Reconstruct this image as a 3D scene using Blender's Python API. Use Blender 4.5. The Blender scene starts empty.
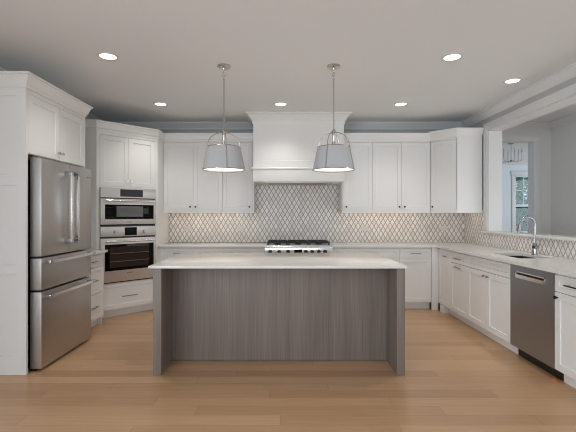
import bpy, bmesh, math, random
from mathutils import Vector, Matrix
random.seed(7)
S = bpy.context.scene
C = S.collection
PI = math.pi

# ------------------------------------------------------------------ camera
cam_data = bpy.data.cameras.new('camera')
cam = bpy.data.objects.new('camera', cam_data)
C.objects.link(cam)
cam.location = (0, 0, 1.355)
cam.rotation_euler = (PI/2, 0, 0)
cam_data.sensor_width = 36
cam_data.lens = 395/576*36
cam_data.shift_x = 5/576
cam_data.shift_y = -1.5/576
cam_data.clip_start = 0.05
S.camera = cam

# ------------------------------------------------------------------ world, exposure
S.view_settings.view_transform = 'Standard'
S.view_settings.look = 'None'
S.view_settings.gamma = 1
S.view_settings.use_curve_mapping = False
S.view_settings.exposure = 0.16
S.cycles.filter_width = 1.05
w = bpy.data.worlds.new('world'); S.world = w
w.use_nodes = True
bg = w.node_tree.nodes['Background']
bg.inputs[0].default_value = (0.72, 0.86, 1.0, 1)
bg.inputs[1].default_value = 0.8

def area(name, loc, rot, sx, sy, power, col):
    l = bpy.data.lights.new(name, 'AREA')
    l.shape = 'RECTANGLE'; l.size = sx; l.size_y = sy
    l.energy = power; l.color = col
    o = bpy.data.objects.new(name, l); C.objects.link(o)
    o.location = loc; o.rotation_euler = rot
    return o

DAY = (0.82, 0.92, 1.0)
# daylight entering the windows of the wall behind the camera (outside the glass line)
for k, wx in enumerate((-1.9, 0.0, 1.9)):
    area('daylight_rear', (wx, -3.62, 1.5), (PI/2, 0, 0), 1.35, 2.1, 30, DAY)
# added fill light behind unseen windows of the hall and the far room
area('fill_hall', (3.65, 0.38, 1.55), (PI/2, 0, 0), 0.9, 1.8, 5, (0.95, 0.97, 1.0))
area('fill_hall_side', (4.37, 3.6, 1.5), (PI/2, 0, PI/2), 2.2, 1.7, 20, (1.0, 0.985, 0.965))
area('fill_far_room', (8.32, 8.6, 1.6), (PI/2, 0, PI/2), 2.6, 1.9, 48, DAY)
for k, wy in enumerate((-2.2, -0.3)):
    area('fill_side', (-2.98, wy, 1.5), (PI/2, 0, -PI/2), 1.3, 2.1, 72, DAY)  # added fill for floor and ceiling, behind unseen side windows

CAN_W, PEND_W, STRIP_E = 31.0, 8.0, 7.0
WARM = (1.0, 0.965, 0.915)

# ------------------------------------------------------------------ materials
def srgb(r, g, b):
    f = lambda c: (c/255/12.92) if c/255 <= 0.04045 else ((c/255+0.055)/1.055)**2.4
    return (f(r), f(g), f(b), 1)

def new_mat(name):
    m = bpy.data.materials.new(name); m.use_nodes = True
    nt = m.node_tree
    return m, nt, nt.nodes['Principled BSDF']

def N(nt, typ, **kw):
    n = nt.nodes.new(typ)
    for k, v in kw.items(): setattr(n, k, v)
    return n

def plain(name, col, rough=0.5, metal=0.0, var=0.03, scale=6.0, emit=None, estr=0, spec=0.5):
    m, nt, b = new_mat(name)
    tc = N(nt, 'ShaderNodeTexCoord')
    no = N(nt, 'ShaderNodeTexNoise'); no.inputs['Scale'].default_value = scale; no.inputs['Detail'].default_value = 3
    nt.links.new(tc.outputs['Object'], no.inputs['Vector'])
    mx = N(nt, 'ShaderNodeMix', data_type='RGBA')
    mx.inputs[6].default_value = tuple(c*(1-var) for c in col[:3]) + (1,)
    mx.inputs[7].default_value = tuple(min(1, c*(1+var)) for c in col[:3]) + (1,)
    nt.links.new(no.outputs['Fac'], mx.inputs[0])
    nt.links.new(mx.outputs[2], b.inputs['Base Color'])
    b.inputs['Roughness'].default_value = rough
    b.inputs['Metallic'].default_value = metal
    b.inputs['Specular IOR Level'].default_value = spec
    if emit:
        b.inputs['Emission Color'].default_value = emit
        b.inputs['Emission Strength'].default_value = estr
    return m

def mat_steel(name, col, rough, axis):
    m, nt, b = new_mat(name)
    tc = N(nt, 'ShaderNodeTexCoord')
    mp = N(nt, 'ShaderNodeMapping')
    sc = [260, 260, 260]; sc[axis] = 3
    mp.inputs['Scale'].default_value = sc
    nt.links.new(tc.outputs['Object'], mp.inputs['Vector'])
    no = N(nt, 'ShaderNodeTexNoise'); no.inputs['Scale'].default_value = 1; no.inputs['Detail'].default_value = 2
    nt.links.new(mp.outputs[0], no.inputs['Vector'])
    mr = N(nt, 'ShaderNodeMapRange'); mr.inputs[3].default_value = rough-0.06; mr.inputs[4].default_value = rough+0.08
    nt.links.new(no.outputs['Fac'], mr.inputs[0]); nt.links.new(mr.outputs[0], b.inputs['Roughness'])
    mx = N(nt, 'ShaderNodeMix', data_type='RGBA')
    mx.inputs[6].default_value = tuple(c*0.93 for c in col[:3]) + (1,)
    mx.inputs[7].default_value = col
    nt.links.new(no.outputs['Fac'], mx.inputs[0]); nt.links.new(mx.outputs[2], b.inputs['Base Color'])
    b.inputs['Metallic'].default_value = 1
    return m

def mat_tile():
    m, nt, b = new_mat('diamond_mosaic')
    L = nt.links.new
    def math_(op, a, c=None, clampv=False):
        n = N(nt, 'ShaderNodeMath', operation=op)
        for i, v in enumerate((a, c)):
            if v is None: continue
            if isinstance(v, (int, float)): n.inputs[i].default_value = v
            else: L(v, n.inputs[i])
        return n.outputs[0]
    tc = N(nt, 'ShaderNodeTexCoord'); sp = N(nt, 'ShaderNodeSeparateXYZ'); L(tc.outputs['Object'], sp.inputs[0])
    u = math_('DIVIDE', math_('ADD', sp.outputs[0], sp.outputs[1]), 0.072)
    v = math_('DIVIDE', sp.outputs[2], 0.123)
    p = math_('ADD', u, v); q = math_('SUBTRACT', u, v)
    dp = math_('ABSOLUTE', math_('SUBTRACT', math_('FRACT', p), 0.5))
    dq = math_('ABSOLUTE', math_('SUBTRACT', math_('FRACT', q), 0.5))
    d = math_('MAXIMUM', dp, dq)
    mask = N(nt, 'ShaderNodeMapRange'); mask.inputs[1].default_value = 0.395; mask.inputs[2].default_value = 0.43
    L(d, mask.inputs[0])
    cb = N(nt, 'ShaderNodeCombineXYZ'); L(math_('FLOOR', p), cb.inputs[0]); L(math_('FLOOR', q), cb.inputs[1])
    wn = N(nt, 'ShaderNodeTexWhiteNoise', noise_dimensions='3D'); L(cb.outputs[0], wn.inputs['Vector'])
    cell = N(nt, 'ShaderNodeMix', data_type='RGBA')
    cell.inputs[6].default_value = srgb(226, 219, 213); cell.inputs[7].default_value = srgb(247, 242, 237)
    L(wn.outputs['Value'], cell.inputs[0])
    mx = N(nt, 'ShaderNodeMix', data_type='RGBA'); L(mask.outputs[0], mx.inputs[0])
    L(cell.outputs[2], mx.inputs[6]); mx.inputs[7].default_value = srgb(160, 148, 140)
    L(mx.outputs[2], b.inputs['Base Color'])
    b.inputs['Roughness'].default_value = 0.28
    bp = N(nt, 'ShaderNodeBump'); bp.inputs['Strength'].default_value = 0.15; bp.inputs['Distance'].default_value = 0.002
    bp.invert = True
    L(mask.outputs[0], bp.inputs['Height']); L(bp.outputs[0], b.inputs['Normal'])
    return m

def mat_floor():
    m, nt, b = new_mat('oak_floorboards')
    L = nt.links.new
    tc = N(nt, 'ShaderNodeTexCoord')
    def M_(op, a, c=None):
        n = N(nt, 'ShaderNodeMath', operation=op)
        for k, v in enumerate((a, c)):
            if v is None: continue
            if isinstance(v, (int, float)): n.inputs[k].default_value = v
            else: L(v, n.inputs[k])
        return n.outputs[0]
    sp = N(nt, 'ShaderNodeSeparateXYZ'); L(tc.outputs['Object'], sp.inputs[0])
    ry = M_('DIVIDE', sp.outputs[1], 0.127); row = M_('FLOOR', ry)
    wr = N(nt, 'ShaderNodeTexWhiteNoise', noise_dimensions='1D'); L(row, wr.inputs['W'])
    rx = M_('DIVIDE', M_('ADD', sp.outputs[0], M_('MULTIPLY', wr.outputs['Value'], 7.3)), 1.7); colm = M_('FLOOR', rx)
    cbx = N(nt, 'ShaderNodeCombineXYZ'); L(row, cbx.inputs[0]); L(colm, cbx.inputs[1])
    wb = N(nt, 'ShaderNodeTexWhiteNoise', noise_dimensions='2D'); L(cbx.outputs[0], wb.inputs['Vector'])
    ey = M_('GREATER_THAN', M_('ABSOLUTE', M_('SUBTRACT', M_('FRACT', ry), 0.5)), 0.488)
    ex = M_('GREATER_THAN', M_('ABSOLUTE', M_('SUBTRACT', M_('FRACT', rx), 0.5)), 0.499)
    seam = M_('MAXIMUM', ey, ex)
    # random tone per board from the brick's own colour, mixed with grain
    mp = N(nt, 'ShaderNodeMapping'); mp.inputs['Scale'].default_value = (1.3, 26, 1)
    L(tc.outputs['Object'], mp.inputs['Vector'])
    g = N(nt, 'ShaderNodeTexNoise'); g.inputs['Scale'].default_value = 2.2; g.inputs['Detail'].default_value = 6; g.inputs['Distortion'].default_value = 0.6
    L(mp.outputs[0], g.inputs['Vector'])
    big = N(nt, 'ShaderNodeTexNoise'); big.inputs['Scale'].default_value = 0.9
    L(tc.outputs['Object'], big.inputs['Vector'])
    ramp = N(nt, 'ShaderNodeMix', data_type='RGBA')
    ramp.inputs[6].default_value = srgb(170, 130, 95); ramp.inputs[7].default_value = srgb(207, 168, 131)
    ad = N(nt, 'ShaderNodeMath', operation='MULTIPLY_ADD'); ad.inputs[1].default_value = 0.6
    L(wb.outputs['Value'], ad.inputs[0])
    g2 = N(nt, 'ShaderNodeMath', operation='MULTIPLY_ADD'); g2.inputs[1].default_value = 0.8; g2.inputs[2].default_value = -0.2
    L(g.outputs['Fac'], g2.inputs[0]); L(g2.outputs[0], ad.inputs[2])
    L(ad.outputs[0], ramp.inputs[0])
    dk = N(nt, 'ShaderNodeMix', data_type='RGBA'); dk.inputs[7].default_value = srgb(120, 84, 58)
    mm = N(nt, 'ShaderNodeMath', operation='MULTIPLY'); mm.inputs[1].default_value = 0.45
    L(seam, mm.inputs[0]); L(mm.outputs[0], dk.inputs[0])
    L(ramp.outputs[2], dk.inputs[6]); L(dk.outputs[2], b.inputs['Base Color'])
    rr = N(nt, 'ShaderNodeMapRange'); rr.inputs[3].default_value = 0.30; rr.inputs[4].default_value = 0.42
    L(g.outputs['Fac'], rr.inputs[0]); L(rr.outputs[0], b.inputs['Roughness'])
    b.inputs['Specular IOR Level'].default_value = 0.55
    return m

def mat_veneer():
    m, nt, b = new_mat('grey_oak_veneer')
    L = nt.links.new
    tc = N(nt, 'ShaderNodeTexCoord')
    mp = N(nt, 'ShaderNodeMapping'); mp.inputs['Scale'].default_value = (130, 130, 2)
    L(tc.outputs['Object'], mp.inputs['Vector'])
    g = N(nt, 'ShaderNodeTexNoise'); g.inputs['Scale'].default_value = 1; g.inputs['Detail'].default_value = 4
    L(mp.outputs[0], g.inputs['Vector'])
    mp2 = N(nt, 'ShaderNodeMapping'); mp2.inputs['Scale'].default_value = (9, 9, 0.35)
    L(tc.outputs['Object'], mp2.inputs['Vector'])
    g2 = N(nt, 'ShaderNodeTexNoise'); g2.inputs['Scale'].default_value = 1; g2.inputs['Detail'].default_value = 3
    L(mp2.outputs[0], g2.inputs['Vector'])
    a = N(nt, 'ShaderNodeMath', operation='ADD'); L(g.outputs['Fac'], a.inputs[0]); L(g2.outputs['Fac'], a.inputs[1])
    r = N(nt, 'ShaderNodeMapRange'); r.inputs[1].default_value = 0.7; r.inputs[2].default_value = 1.3
    L(a.outputs[0], r.inputs[0])
    mx = N(nt, 'ShaderNodeMix', data_type='RGBA')
    mx.inputs[6].default_value = srgb(108, 98, 92); mx.inputs[7].default_value = srgb(138, 126, 118)
    L(r.outputs[0], mx.inputs[0]); L(mx.outputs[2], b.inputs['Base Color'])
    b.inputs['Roughness'].default_value = 0.5
    return m

def mat_glass(name, col=(0.9, 0.97, 0.95, 1)):
    m, nt, b = new_mat(name)
    tr = N(nt, 'ShaderNodeBsdfTransparent'); tr.inputs[0].default_value = col
    gl = N(nt, 'ShaderNodeBsdfGlossy'); gl.inputs['Roughness'].default_value = 0.02
    fr = N(nt, 'ShaderNodeFresnel'); fr.inputs['IOR'].default_value = 1.45
    mx = N(nt, 'ShaderNodeMixShader')
    nt.links.new(fr.outputs[0], mx.inputs[0]); nt.links.new(tr.outputs[0], mx.inputs[1]); nt.links.new(gl.outputs[0], mx.inputs[2])
    nt.links.new(mx.outputs[0], nt.nodes['Material Output'].inputs['Surface'])
    return m

MT = dict(
    white=plain('cabinet_white', srgb(238, 237, 235), 0.38, var=0.01),
    trim=plain('trim_white', srgb(222, 222, 222), 0.4, var=0.01),
    ceil=plain('ceiling_paint', srgb(234, 236, 237), 0.9, var=0.012, scale=1.5),
    grey=plain('grey_wall_paint', srgb(186, 186, 186), 0.85, var=0.01),
    greylifted=plain('grey_wall_paint_lightened', srgb(222, 221, 217), 0.85, var=0.01),  # same grey wall paint, lightened in place of missing hall light
    pale=plain('pale_wall_paint', srgb(232, 238, 243), 0.85, var=0.01),
    quartz=plain('white_quartz', srgb(230, 228, 225), 0.10, var=0.05, scale=45),
    veneer=mat_veneer(), tile=mat_tile(), floor=mat_floor(),
    steel=mat_steel('brushed_steel', srgb(216, 213, 210), 0.40, 0),
    steelv=mat_steel('brushed_steel_upright', srgb(197, 193, 189), 0.42, 2),
    dwsteel=mat_steel('dark_brushed_steel', srgb(164, 168, 176), 0.36, 1),
    bright=mat_steel('polished_steel', srgb(244, 243, 242), 0.18, 0),
    nickel=plain('nickel', srgb(200, 196, 190), 0.2, 1.0),
    dark=plain('dark_bronze', srgb(46, 43, 42), 0.38, 0.6),
    pull=plain('gunmetal', srgb(150, 146, 143), 0.3, 1.0),
    black=plain('black_plastic', srgb(14, 14, 15), 0.4),
    iron=plain('cast_iron', srgb(26, 24, 23), 0.55),
    blackglass=plain('black_glass', srgb(6, 6, 7), 0.06, spec=0.18),
    cavity=plain('oven_cavity', srgb(50, 34, 30), 0.12, spec=0.25),
    mwcavity=plain('oven_window_grey', srgb(96, 98, 96), 0.3),
    chrome=plain('chrome', srgb(178, 178, 180), 0.16, 1.0),
    basin=mat_steel('basin_steel', srgb(120, 112, 106), 0.3, 1),
    shade=plain('shade_linen', srgb(192, 192, 195), 0.8, var=0.02, scale=60),
    plate=plain('plate_white', srgb(222, 216, 211), 0.35),
    slot=plain('slot_dark', srgb(60, 58, 56), 0.5),
    lens=plain('lit_lens', srgb(255, 250, 242), 0.5, emit=(1, 0.93, 0.84, 1), estr=3.0),
    diffuser=plain('lit_diffuser', srgb(250, 244, 236), 0.5, emit=(1, 0.90, 0.80, 1), estr=1.0),
    strip=plain('lit_strip', srgb(255, 240, 220), 0.5, emit=(1, 0.80, 0.58, 1), estr=STRIP_E),
    redled=plain('red_led', srgb(200, 20, 20), 0.4, emit=(1, 0.05, 0.03, 1), estr=6.0),
    glass=mat_glass('window_glass'),
    bark=plain('bark', srgb(84, 70, 58), 0.9, var=0.2, scale=20),
    leaf=plain('leaf_green', srgb(64, 124, 80), 0.6, var=0.35, scale=3),
    leafd=plain('leaf_dark_green', srgb(28, 92, 84), 0.6, var=0.35, scale=3),
    lawn=plain('lawn', srgb(96, 128, 80), 0.9, var=0.2, scale=8),
)

# ------------------------------------------------------------------ mesh helpers
class MB:
    def __init__(s): s.bm = bmesh.new()
    def box(s, x0, x1, y0, y1, z0, z1, bev=0.0):
        r = bmesh.ops.create_cube(s.bm, size=1)
        vs = r['verts']
        for v in vs:
            v.co = Vector(((x0+x1)/2 + v.co.x*(x1-x0), (y0+y1)/2 + v.co.y*(y1-y0), (z0+z1)/2 + v.co.z*(z1-z0)))
        if bev:
            es = list({e for v in vs for e in v.link_edges})
            bmesh.ops.bevel(s.bm, geom=es, offset=bev, segments=2, affect='EDGES', profile=0.6)
        return s
    def cyl(s, p0, p1, r0, r1=None, seg=20):
        r1 = r0 if r1 is None else r1
        p0, p1 = Vector(p0), Vector(p1); d = p1-p0
        m = Matrix.Translation((p0+p1)/2) @ d.to_track_quat('Z', 'Y').to_matrix().to_4x4()
        bmesh.ops.create_cone(s.bm, cap_ends=True, segments=seg, radius1=r0, radius2=r1, depth=d.length, matrix=m)
        return s
    def sphere(s, c, r, sz=1.0, u=16, v=10):
        m = Matrix.Translation(c) @ Matrix.Diagonal((1, 1, sz, 1))
        bmesh.ops.create_uvsphere(s.bm, u_segments=u, v_segments=v, radius=r, matrix=m)
        return s
    def lathe(s, prof, c=(0, 0, 0), seg=40):
        rings = []
        for r, z in prof:
            if r < 1e-6: rings.append([s.bm.verts.new((c[0], c[1], c[2]+z))])
            else: rings.append([s.bm.verts.new((c[0]+r*math.cos(2*PI*k/seg), c[1]+r*math.sin(2*PI*k/seg), c[2]+z)) for k in range(seg)])
        for a, b in zip(rings, rings[1:]):
            for k in range(seg):
                q = [a[k % len(a)], a[(k+1) % len(a)], b[(k+1) % len(b)], b[k % len(b)]]
                u = []
                [u.append(v) for v in q if v not in u]
                if len(u) > 2:
                    try: s.bm.faces.new(u)
                    except ValueError: pass
        return s
    def tube(s, pts, r, seg=10, closed=False):
        pts = [Vector(p) for p in pts]; n = len(pts); rings = []
        up = None
        for i in range(n):
            if closed: t = pts[(i+1) % n]-pts[i-1]
            else: t = pts[min(i+1, n-1)]-pts[max(i-1, 0)]
            t.normalize()
            if up is None: up = t.orthogonal().normalized()
            else: up = (up - t*up.dot(t)).normalized()
            sd = t.cross(up)
            rings.append([s.bm.verts.new(pts[i]+(up*math.cos(2*PI*k/seg)+sd*math.sin(2*PI*k/seg))*r) for k in range(seg)])
        for i in range(n if closed else n-1):
            a, b = rings[i], rings[(i+1) % n]
            for k in range(seg): s.bm.faces.new((a[k], a[(k+1) % seg], b[(k+1) % seg], b[k]))
        if not closed:
            s.bm.faces.new(rings[0][::-1]); s.bm.faces.new(rings[-1])
        return s
    def prism(s, poly, z0, z1):
        a = [s.bm.verts.new((x, y, z0)) for x, y in poly]; b = [s.bm.verts.new((x, y, z1)) for x, y in poly]
        n = len(poly)
        s.bm.faces.new(a[::-1]); s.bm.faces.new(b)
        for k in range(n): s.bm.faces.new((a[k], a[(k+1) % n], b[(k+1) % n], b[k]))
        return s
    def sweep(s, prof, path):
        """profile [(out, z)] swept along path [(x, y)]; out is to the right of the direction of travel, corners mitred"""
        P = [Vector((p[0], p[1])) for p in path]; n = len(P); rings = []
        nr = lambda d: Vector((d.y, -d.x))
        for i in range(n):
            d0 = (P[i]-P[i-1]).normalized() if i else None
            d1 = (P[i+1]-P[i]).normalized() if i < n-1 else None
            if d0 is None: m = nr(d1)
            elif d1 is None: m = nr(d0)
            else:
                a, b = nr(d0), nr(d1); m = (a+b).normalized(); m = m/max(0.2, m.dot(a))
            rings.append([s.bm.verts.new((P[i].x+m.x*o, P[i].y+m.y*o, z)) for o, z in prof])
        k = len(prof)
        for a, b in zip(rings, rings[1:]):
            for j in range(k): s.bm.faces.new((a[j], a[(j+1) % k], b[(j+1) % k], b[j]))
        s.bm.faces.new(rings[0]); s.bm.faces.new(rings[-1][::-1])
        return s
    def shaker(s, x0, x1, z0, z1, y0=0.0, t=0.02, fr=0.058, rec=0.008, panels=None):
        """framed panel; front at y0 facing -y, centre(s) recessed"""
        B = s.bm
        zs = panels or [(z0+fr, z1-fr)]
        xa, xb = x0+fr, x1-fr
        V = lambda x, y, z: B.verts.new((x, y, z))
        # stiles and rails as boxes (share planes), recessed panels behind
        cuts = [z0] + [c for p in zs for c in p] + [z1]
        s.box(x0, xa, y0, y0+t, z0, z1); s.box(xb, x1, y0, y0+t, z0, z1)
        for k in range(0, len(cuts), 2): s.box(xa, xb, y0, y0+t, cuts[k], cuts[k+1])
        for a, b in zs:
            i = 0.004
            o = [V(xa, y0, a), V(xb, y0, a), V(xb, y0, b), V(xa, y0, b)]
            q = [V(xa+i, y0+rec, a+i), V(xb-i, y0+rec, a+i), V(xb-i, y0+rec, b-i), V(xa+i, y0+rec, b-i)]
            for k in range(4): B.faces.new((o[k], o[(k+1) % 4], q[(k+1) % 4], q[k]))
            B.faces.new(q)
        return s
    def build(s, name, m, parent=None, smooth=35):
        bmesh.ops.remove_doubles(s.bm, verts=s.bm.verts, dist=1e-6) if False else None
        bmesh.ops.recalc_face_normals(s.bm, faces=s.bm.faces)
        me = bpy.data.meshes.new(name); s.bm.to_mesh(me); s.bm.free()
        me.materials.append(MT[m] if isinstance(m, str) else m)
        if smooth:
            me.shade_smooth(); me.set_sharp_from_angle(angle=math.radians(smooth))
        o = bpy.data.objects.new(name, me); C.objects.link(o)
        if parent: o.parent = parent
        return o

def box(name, m, parent, x0, x1, y0, y1, z0, z1, bev=0.0):
    return MB().box(x0, x1, y0, y1, z0, z1, bev).build(name, m, parent)

def thing(name, label, cat, loc=(0, 0, 0), rotz=0.0, group=None):
    o = bpy.data.objects.new(name, None); C.objects.link(o)
    o.empty_display_size = 0.1
    o.location = loc; o.rotation_euler = (0, 0, rotz)
    return tag(o, label, cat, group)

def tag(o, label, cat, group=None):
    o['label'] = label; o['category'] = cat
    if group: o['group'] = group
    return o

def struct(o):
    o['kind'] = 'structure'
    return o

def bar_pull(parent, x, z, ln, m='pull', vertical=False, y=0.0, r=0.005, out=0.03):
    b = MB()
    if vertical:
        b.box(x-r, x+r, y-out, y-out+2*r, z-ln/2, z+ln/2, 0.001)
        for s in (-1, 1): b.box(x-r*.8, x+r*.8, y-out+r, y+0.001, z+s*ln*0.4-r*.8, z+s*ln*0.4+r*.8)
    else:
        b.box(x-ln/2, x+ln/2, y-out, y-out+2*r, z-r, z+r, 0.001)
        for s in (-1, 1): b.box(x+s*ln*0.4-r*.8, x+s*ln*0.4+r*.8, y-out+r, y+0.001, z-r*.8, z+r*.8)
    return b.build('pull', m, parent)

def knob(parent, x, z, m='dark', y=0.0, r=0.014):
    b = MB()
    b.cyl((x, y+0.001, z), (x, y-0.016, z), 0.006)
    b.cyl((x, y-0.014, z), (x, y-0.026, z), r*0.8, r)
    return b.build('knob', m, parent)

def door(parent, x0, x1, z0, z1, g=0.0018, fr=0.058):
    return MB().shaker(x0+g, x1-g, z0+g, z1-g, 0, 0.02, fr).build('door', 'white', parent, 0)

def drawer(parent, x0, x1, z0, z1, g=0.0018, fr=0.042):
    return MB().shaker(x0+g, x1-g, z0+g, z1-g, 0, 0.02, fr).build('drawer', 'white', parent, 0)

# ------------------------------------------------------------------ the setting
XL, XR, YB, YR, H = -2.86, 2.86, 6.24, -3.5, 2.80
XW = 3.04                       # hall side of the kitchen's half wall
XH, YF, XE = 4.23, 10.80, 8.20  # hall side wall, far room's far wall and end wall
struct(box('floor', 'floor', None, XL-0.2, XE+0.15, YR-0.2, YF+0.2, -0.12, 0))
struct(box('ceiling', 'ceil', None, XL-0.2, XE+0.15, YR-0.2, YF+0.2, H, H+0.12))
b = MB()
b.box(XL-0.15, XL, 0.35, YB+0.13, 0, H); b.box(XL-0.15, XL, -1.55, -0.95, 0, H); b.box(XL-0.15, XL, YR, -2.85, 0, H)
for y0, y1 in ((-2.85, -1.55), (-0.95, 0.35)):
    b.box(XL-0.15, XL, y0, y1, 0, 0.45); b.box(XL-0.15, XL, y0, y1, 2.55, H)
struct(b.build('wall_left', 'grey'))
for k, c in enumerate((-2.2, -0.3)):
    b = MB()
    for s in (-1, 1): b.box(XL-0.05, XL+0.02, c+s*0.65-0.03, c+s*0.65+0.03, 0.42, 2.58)
    for z in (0.45, 1.5, 2.55): b.box(XL-0.05, XL+0.015, c-0.65, c+0.65, z-0.03, z+0.03)
    struct(b.build('window_%d' % (k+7), 'trim'))  # unseen side windows, added for the fill light
b = MB(); b.box(XL, XW, YB, YB+0.13, 0, H)
struct(b.build('wall_back', 'grey'))
b = MB(); b.box(XW, 3.17, YB, YB+0.13, 0, H); b.box(3.97, XH+0.12, YB, YB+0.13, 0, H); b.box(3.17, 3.97, YB, YB+0.13, 2.52, H)
struct(b.build('wall_hall_back', 'greylifted'))
b = MB()
b.box(XR, XW, 5.50, YB, 0, H); b.box(XR, XW, 2.0, 5.50, 0, 1.095); b.box(XR, XW, 2.0, 5.50, 2.53, H); b.box(XR, XW, YR, 2.0, 0, H)
struct(b.build('wall_right', 'grey'))
b = MB()
b.box(XH, XH+0.12, YR, 2.4, 0, H); b.box(XH, XH+0.12, 4.8, YB, 0, H); b.box(XH, XH+0.12, 2.4, 4.8, 0, 0.6); b.box(XH, XH+0.12, 2.4, 4.8, 2.45, H)
struct(b.build('wall_hall_side', 'greylifted'))
b = MB()
for y in (2.4, 3.6, 4.8): b.box(XH-0.015, XH+0.06, y-0.03, y+0.03, 0.6, 2.45)
for z in (0.6, 1.5, 2.45): b.box(XH-0.01, XH+0.06, 2.4, 4.8, z-0.03, z+0.03)
struct(b.build('window_9', 'trim'))  # unseen window, added to light the cabinets and ceiling through the opening
# wall behind the camera with three window openings, and an added, unseen hall window
b = MB()
wx = [XL-0.15]
for c, hw in ((-1.9, .65), (0, .65), (1.9, .65)):
    b.box(wx[-1], c-hw, YR-0.12, YR, 0, H); b.box(c-hw, c+hw, YR-0.12, YR, 0, 0.45); b.box(c-hw, c+hw, YR-0.12, YR, 2.55, H)
    wx.append(c+hw)
b.box(wx[-1], XH+0.12, YR-0.12, YR, 0, H)
struct(b.build('wall_rear', 'grey'))
b = MB()
b.box(XW, 3.2, 0.38, 0.5, 0, H); b.box(4.1, XH, 0.38, 0.5, 0, H); b.box(3.2, 4.1, 0.38, 0.5, 0, 0.6); b.box(3.2, 4.1, 0.38, 0.5, 2.5, H)
struct(b.build('wall_hall_rear', 'greylifted'))  # wall brought close so its window light reaches the hall
b = MB()
for x in (3.2, 4.1): b.box(x-0.03, x+0.03, 0.44, 0.515, 0.6, 2.5)
for z in (0.6, 1.55, 2.5): b.box(3.2, 4.1, 0.45, 0.51, z-0.03, z+0.03)
struct(b.build('window_5', 'trim'))  # unseen window, added to brighten the hall walls
for k, (c, hw) in enumerate(((-1.9, .65), (0, .65), (1.9, .65))):
    b = MB()
    for s in (-1, 1): b.box(c+s*hw-0.03, c+s*hw+0.03, YR-0.06, YR+0.02, 0.42, 2.58)
    for z in (0.45, 1.5, 2.55): b.box(c-hw, c+hw, YR-0.05, YR+0.015, z-0.03, z+0.03)
    struct(b.build('window_%d' % (k+2), 'trim'))
# far room
WX0, WX1, WZ0, WZ1 = 6.34, 6.86, 0.85, 2.42
b = MB()
b.box(XH+0.12, XE, YB, YB+0.13, 0, H)
struct(b.build('wall_far_room_near', 'pale'))
b = MB()
b.box(XW-0.2, WX0, YF, YF+0.15, 0, H); b.box(WX1, XE, YF, YF+0.15, 0, H); b.box(WX0, WX1, YF, YF+0.15, 0, WZ0); b.box(WX0, WX1, YF, YF+0.15, WZ1, H)
struct(b.build('wall_far_room_end', 'pale'))
struct(box('wall_far_room_left', 'pale', None, XW-0.2, XW, YB+0.13, YF, 0, H))
b = MB()
b.box(XE, XE+0.12, YB, 7.25, 0, H); b.box(XE, XE+0.12, 9.95, YF, 0, H); b.box(XE, XE+0.12, 7.25, 9.95, 0, 0.6); b.box(XE, XE+0.12, 7.25, 9.95, 2.6, H)
struct(b.build('wall_far_room_right', 'pale'))
win = MB()
cw = 0.09
win.box(WX0-cw, WX0, YF-0.02, YF, WZ0-0.05, WZ1, 0.003); win.box(WX1, WX1+cw, YF-0.02, YF, WZ0-0.05, WZ1, 0.003)
win.box(WX0-cw-0.02, WX1+cw+0.02, YF-0.025, YF, WZ1, WZ1+0.13, 0.003)
win.box(WX0-cw-0.03, WX1+cw+0.03, YF-0.06, YF, WZ0-0.05, WZ0-0.01, 0.003)
win = struct(win.build('window_1', 'trim'))
sash = MB()
zm = 1.60
for x in (WX0, WX1-0.035): sash.box(x, x+0.035, YF+0.02, YF+0.06, WZ0, WZ1)
for z in (WZ0, WZ1-0.04): sash.box(WX0, WX1, YF+0.02, YF+0.06, z, z+0.04)
sash.box(WX0, WX1, YF+0.015, YF+0.06, zm-0.035, zm+0.035)
sash.box(6.595-0.012, 6.595+0.012, YF+0.025, YF+0.055, zm, WZ1)
sash.box(WX0, WX1, YF+0.025, YF+0.055, 2.01-0.012, 2.01+0.012)
struct(sash.build('window_sash', 'trim', win))
struct(box('window_pane', 'glass', win, WX0, WX1, YF+0.038, YF+0.042, WZ0, WZ1))
# second window added to the far room (around the corner, seen by nobody but it lets the light in)
b = MB()
for y in (7.25, 8.6, 9.95): b.box(XE+0.02, XE+0.08, y-0.03, y+0.03, 0.6, 2.6)
for z in (0.6, 1.6, 2.6): b.box(XE+0.02, XE+0.08, 7.25, 9.95, z-0.03, z+0.03)
struct(b.build('window_6', 'trim'))

# crown mouldings (room)
CROWN = [(0, H-0.10), (0.012, H-0.10), (0.016, H-0.085), (0.03, H-0.07), (0.06, H-0.035), (0.075, H-0.02), (0.09, H-0.014), (0.09, H), (0, H)]
HX0, HX1 = -0.432, 0.877
struct(MB().sweep(CROWN, [(XL, YR), (XL, YB), (HX0-0.001, YB)]).build('trim_1', 'trim', None, 25))
struct(MB().sweep(CROWN, [(HX1+0.001, YB), (XR, YB), (XR, YR)]).build('trim_2', 'trim', None, 25))
struct(MB().sweep(CROWN, [(XW, YB), (XH, YB), (XH, YR)]).build('trim_3', 'trim', None, 25))
struct(MB().sweep(CROWN, [(XW, YF), (XE, YF)]).build('trim_4', 'trim', None, 25))
# casing, jamb lining and ledge of the opening
cs = MB()
cs.box(XR-0.02, XR, 5.50, 5.60, 1.125, 2.63, 0.003)
cs.box(XR-0.02, XR, 2.0, 5.50, 2.53, 2.63, 0.003)
struct(cs.build('trim_5', 'trim'))
cs = MB()
cs.box(XR-0.005, XW+0.005, 5.485, 5.50, 1.125, 2.53); cs.box(XR-0.005, XW+0.005, 2.0, 5.485, 2.515, 2.53)
struct(cs.build('trim_6', 'trim'))
struct(box('trim_7', 'quartz', None, XR-0.045, XW+0.04, 2.0, 5.60, 1.096, 1.126, 0.004))
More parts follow.
